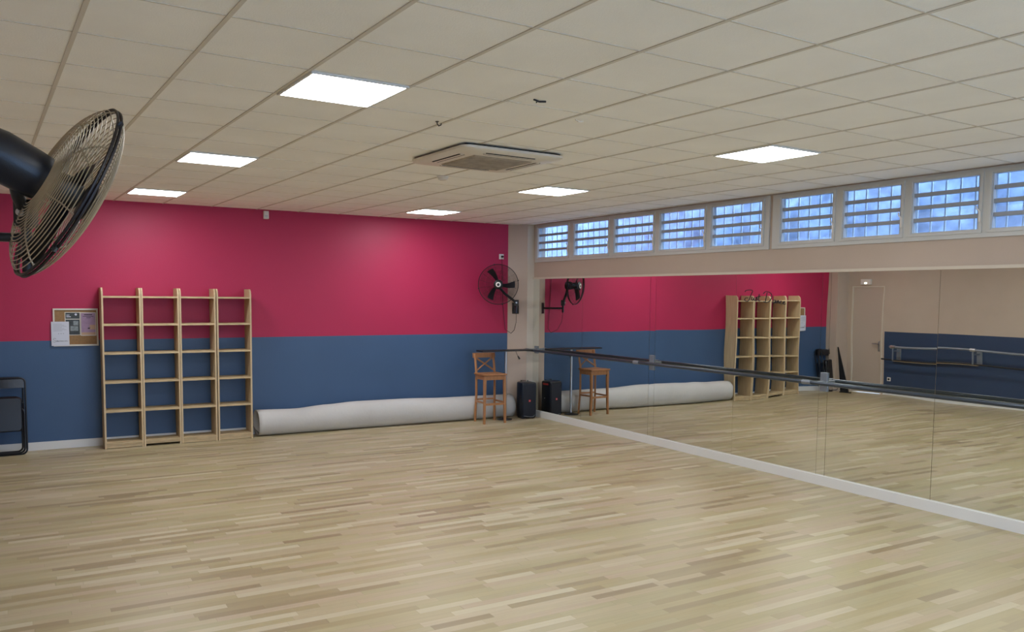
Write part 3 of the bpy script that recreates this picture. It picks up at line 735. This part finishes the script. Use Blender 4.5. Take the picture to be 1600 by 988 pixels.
# ------------------------------------------------------------------ bar table
tbl = empty('bar_table', (6.60, 11.29, 0)); tag(tbl, 'tall pedestal table with thin black top behind the bar stool', 'table')
MB().box(-0.49, 0.43, -0.16, 0.06, 1.096, 1.116, bevel=0.004).build('table_top', MT['black'], tbl)
MB().cyl((0.015, 0.0, 0.02), (0.015, 0.0, 1.096), 0.019, 16).build('pedestal', MT['steel'], tbl, smooth=True)
MB().lathe([(0.12, 0.0), (0.12, 0.008), (0.05, 0.018), (0.03, 0.03), (0.021, 0.03)], 36).build('base_plate', MT['black'], tbl, smooth=True)
cbl = MB().tube([(6.70, 11.128, 1.097), (6.715, 11.118, 1.05), (6.735, 11.118, 1.02)], 0.004, 6).tube([(6.732, 11.118, 1.022), (6.765, 11.118, 0.975)], 0.011, 8, radii=[0.009, 0.015]).build('cable_plug', MT['black'])
tag(cbl, 'black cable plug dangling from the bar table edge', 'cable')

# ------------------------------------------------------------------ loudspeaker
sp = empty('loudspeaker', (7.005, 11.285, 0), -0.12); tag(sp, 'black party loudspeaker with red square badge on the floor', 'loudspeaker')
MB().box(-0.128, 0.128, -0.115, 0.125, 0.012, 0.585, bevel=0.030).build('cabinet', MT['blackgloss'], sp, smooth=True)
MB().box(-0.113, 0.113, -0.124, -0.100, 0.035, 0.560, bevel=0.020).build('grille', MT['cloth_black'], sp, smooth=True)
bg = MB().box(-0.016, 0.016, -0.128, -0.123, 0.275, 0.307).build('badge', MT['redbadge'], sp)
fc = bpy.data.curves.new('letters', 'FONT'); fc.body = 'JBL'; fc.size = 0.016; fc.align_x = 'CENTER'; fc.extrude = 0.0003
ft = bpy.data.objects.new('letters_source', fc); C.objects.link(ft)
bpy.context.view_layer.update()
fm_ = bpy.data.meshes.new_from_object(ft.evaluated_get(bpy.context.evaluated_depsgraph_get()))
bpy.data.objects.remove(ft)
fm_.materials.clear(); fm_.materials.append(MT['paper'])
fo = bpy.data.objects.new('badge_letters', fm_); C.objects.link(fo); fo.parent = bg; fo.location = (0, -0.1285, 0.285); fo.rotation_euler = (PI/2, 0, 0)
MB().tube([(-0.10, -0.118, 0.050), (0, -0.127, 0.030), (0.06, -0.127, 0.030), (0.105, -0.118, 0.065)], 0.004, 6).build('front_trim', MT['greymetal'], sp)
MB().box(0.124, 0.131, -0.06, 0.07, 0.520, 0.548, bevel=0.003).build('light_strip', MT['redlight'], sp)
hn = MB().tube([(-0.06, 0.09, 0.575), (-0.06, 0.09, 0.600), (0.06, 0.09, 0.600), (0.06, 0.09, 0.575)], 0.010, 8).build('handle', MT['black'], sp, smooth=True)
for sx in (-0.09, 0.09): MB().box(sx-0.02, sx+0.02, -0.09, 0.10, 0, 0.014).build('foot', MT['black'], sp)
MB().cyl((0.128, 0.02, 0.30), (0.138, 0.02, 0.30), 0.010, 12).build('knob', MT['steel'], sp)

# ------------------------------------------------------------------ folded chairs leaning at the left
def folded_chair():
    root = empty('folding_chair', (0, 0, 0))
    T = MT['tube_black']
    # frame loop in the local xz plane, leaning back against the wall
    def loop(w, z0, z1, y0, y1, r, nm):
        rr = 0.055; pts = []
        for cx, cz, a0 in ((w-rr, z1-rr, 0), (-w+rr, z1-rr, PI/2), (-w+rr, z0+rr, PI), (w-rr, z0+rr, 1.5*PI)):
            for i in range(6):
                a_ = a0+PI/2*i/5; x_, z_ = cx+rr*math.cos(a_), cz+rr*math.sin(a_)
                pts.append((x_, y0+(y1-y0)*(z_-z0)/(z1-z0), z_))
        MB().tube(pts, r, 8, closed=True).build(nm, T, root, smooth=True)
    loop(0.225, 0.012, 0.915, -0.11, 0.03, 0.0105, 'back_frame')
    loop(0.205, 0.034, 0.56, -0.135, -0.06, 0.0105, 'front_frame')
    def yb(z, off=0): return -0.11+0.14*(z-0.012)/0.90+off
    bk = MB()
    rows = []
    for i in range(9):
        t = i/8*2-1
        rows.append([bk.bm.verts.new((t*0.212, yb(z_, o_-0.012*(1-t*t)), z_)) for z_, o_ in ((0.800, -0.004), (0.905, -0.004), (0.905, 0.004), (0.800, 0.004))])
    for a_, b_ in zip(rows, rows[1:]):
        for j in range(4): bk.bm.faces.new((a_[j], a_[(j+1) % 4], b_[(j+1) % 4], b_[j]))
    bk.bm.faces.new(rows[0]); bk.bm.faces.new(rows[-1]); bk.build('backrest', MT['seatblack'], root)
    m = MB(); pts = rrect(0.188, 0.205, 0.045)
    lo = [m.bm.verts.new((p[0], yb(0.49+p[1], -0.034), 0.49+p[1])) for p in pts]; hi = [m.bm.verts.new((p[0]*0.93, yb(0.49+p[1]*0.93, -0.052), 0.49+p[1]*0.93)) for p in pts]
    for i in range(len(pts)): m.bm.faces.new((lo[i], lo[(i+1) % len(pts)], hi[(i+1) % len(pts)], hi[i]))
    m.bm.faces.new(lo); m.bm.faces.new(hi); m.build('seat', MT['seatblack'], root)
    MB().cyl((-0.205, yb(0.62, -0.02), 0.62), (0.205, yb(0.62, -0.02), 0.62), 0.008, 8).build('pivot_bar', T, root)
    return root
c0 = folded_chair(); c0.location = (-0.215, D-0.060, 0); tag(c0, 'folded black chair leaning flat on the blue wall, the rear one', 'folding chair', 'folded black chairs leaning at the left')
c1 = copy_tree(c0); c1.location = (-0.19, D-0.150, 0); tag(c1, 'folded black chair with glossy seat, leaning in front of the other', 'folding chair', 'folded black chairs leaning at the left')
ez = MB().prism([(11.10, 0.0), (11.28, 0.0), (11.40, 0.95), (11.385, 0.95)], -0.30, -0.28, 'x').box(-0.305, -0.275, 11.05, 11.30, 0, 0.02)
tag(ez.build('floor_sign', MT['black']), 'narrow black folded board standing by left pier, seen in the mirror', 'board')
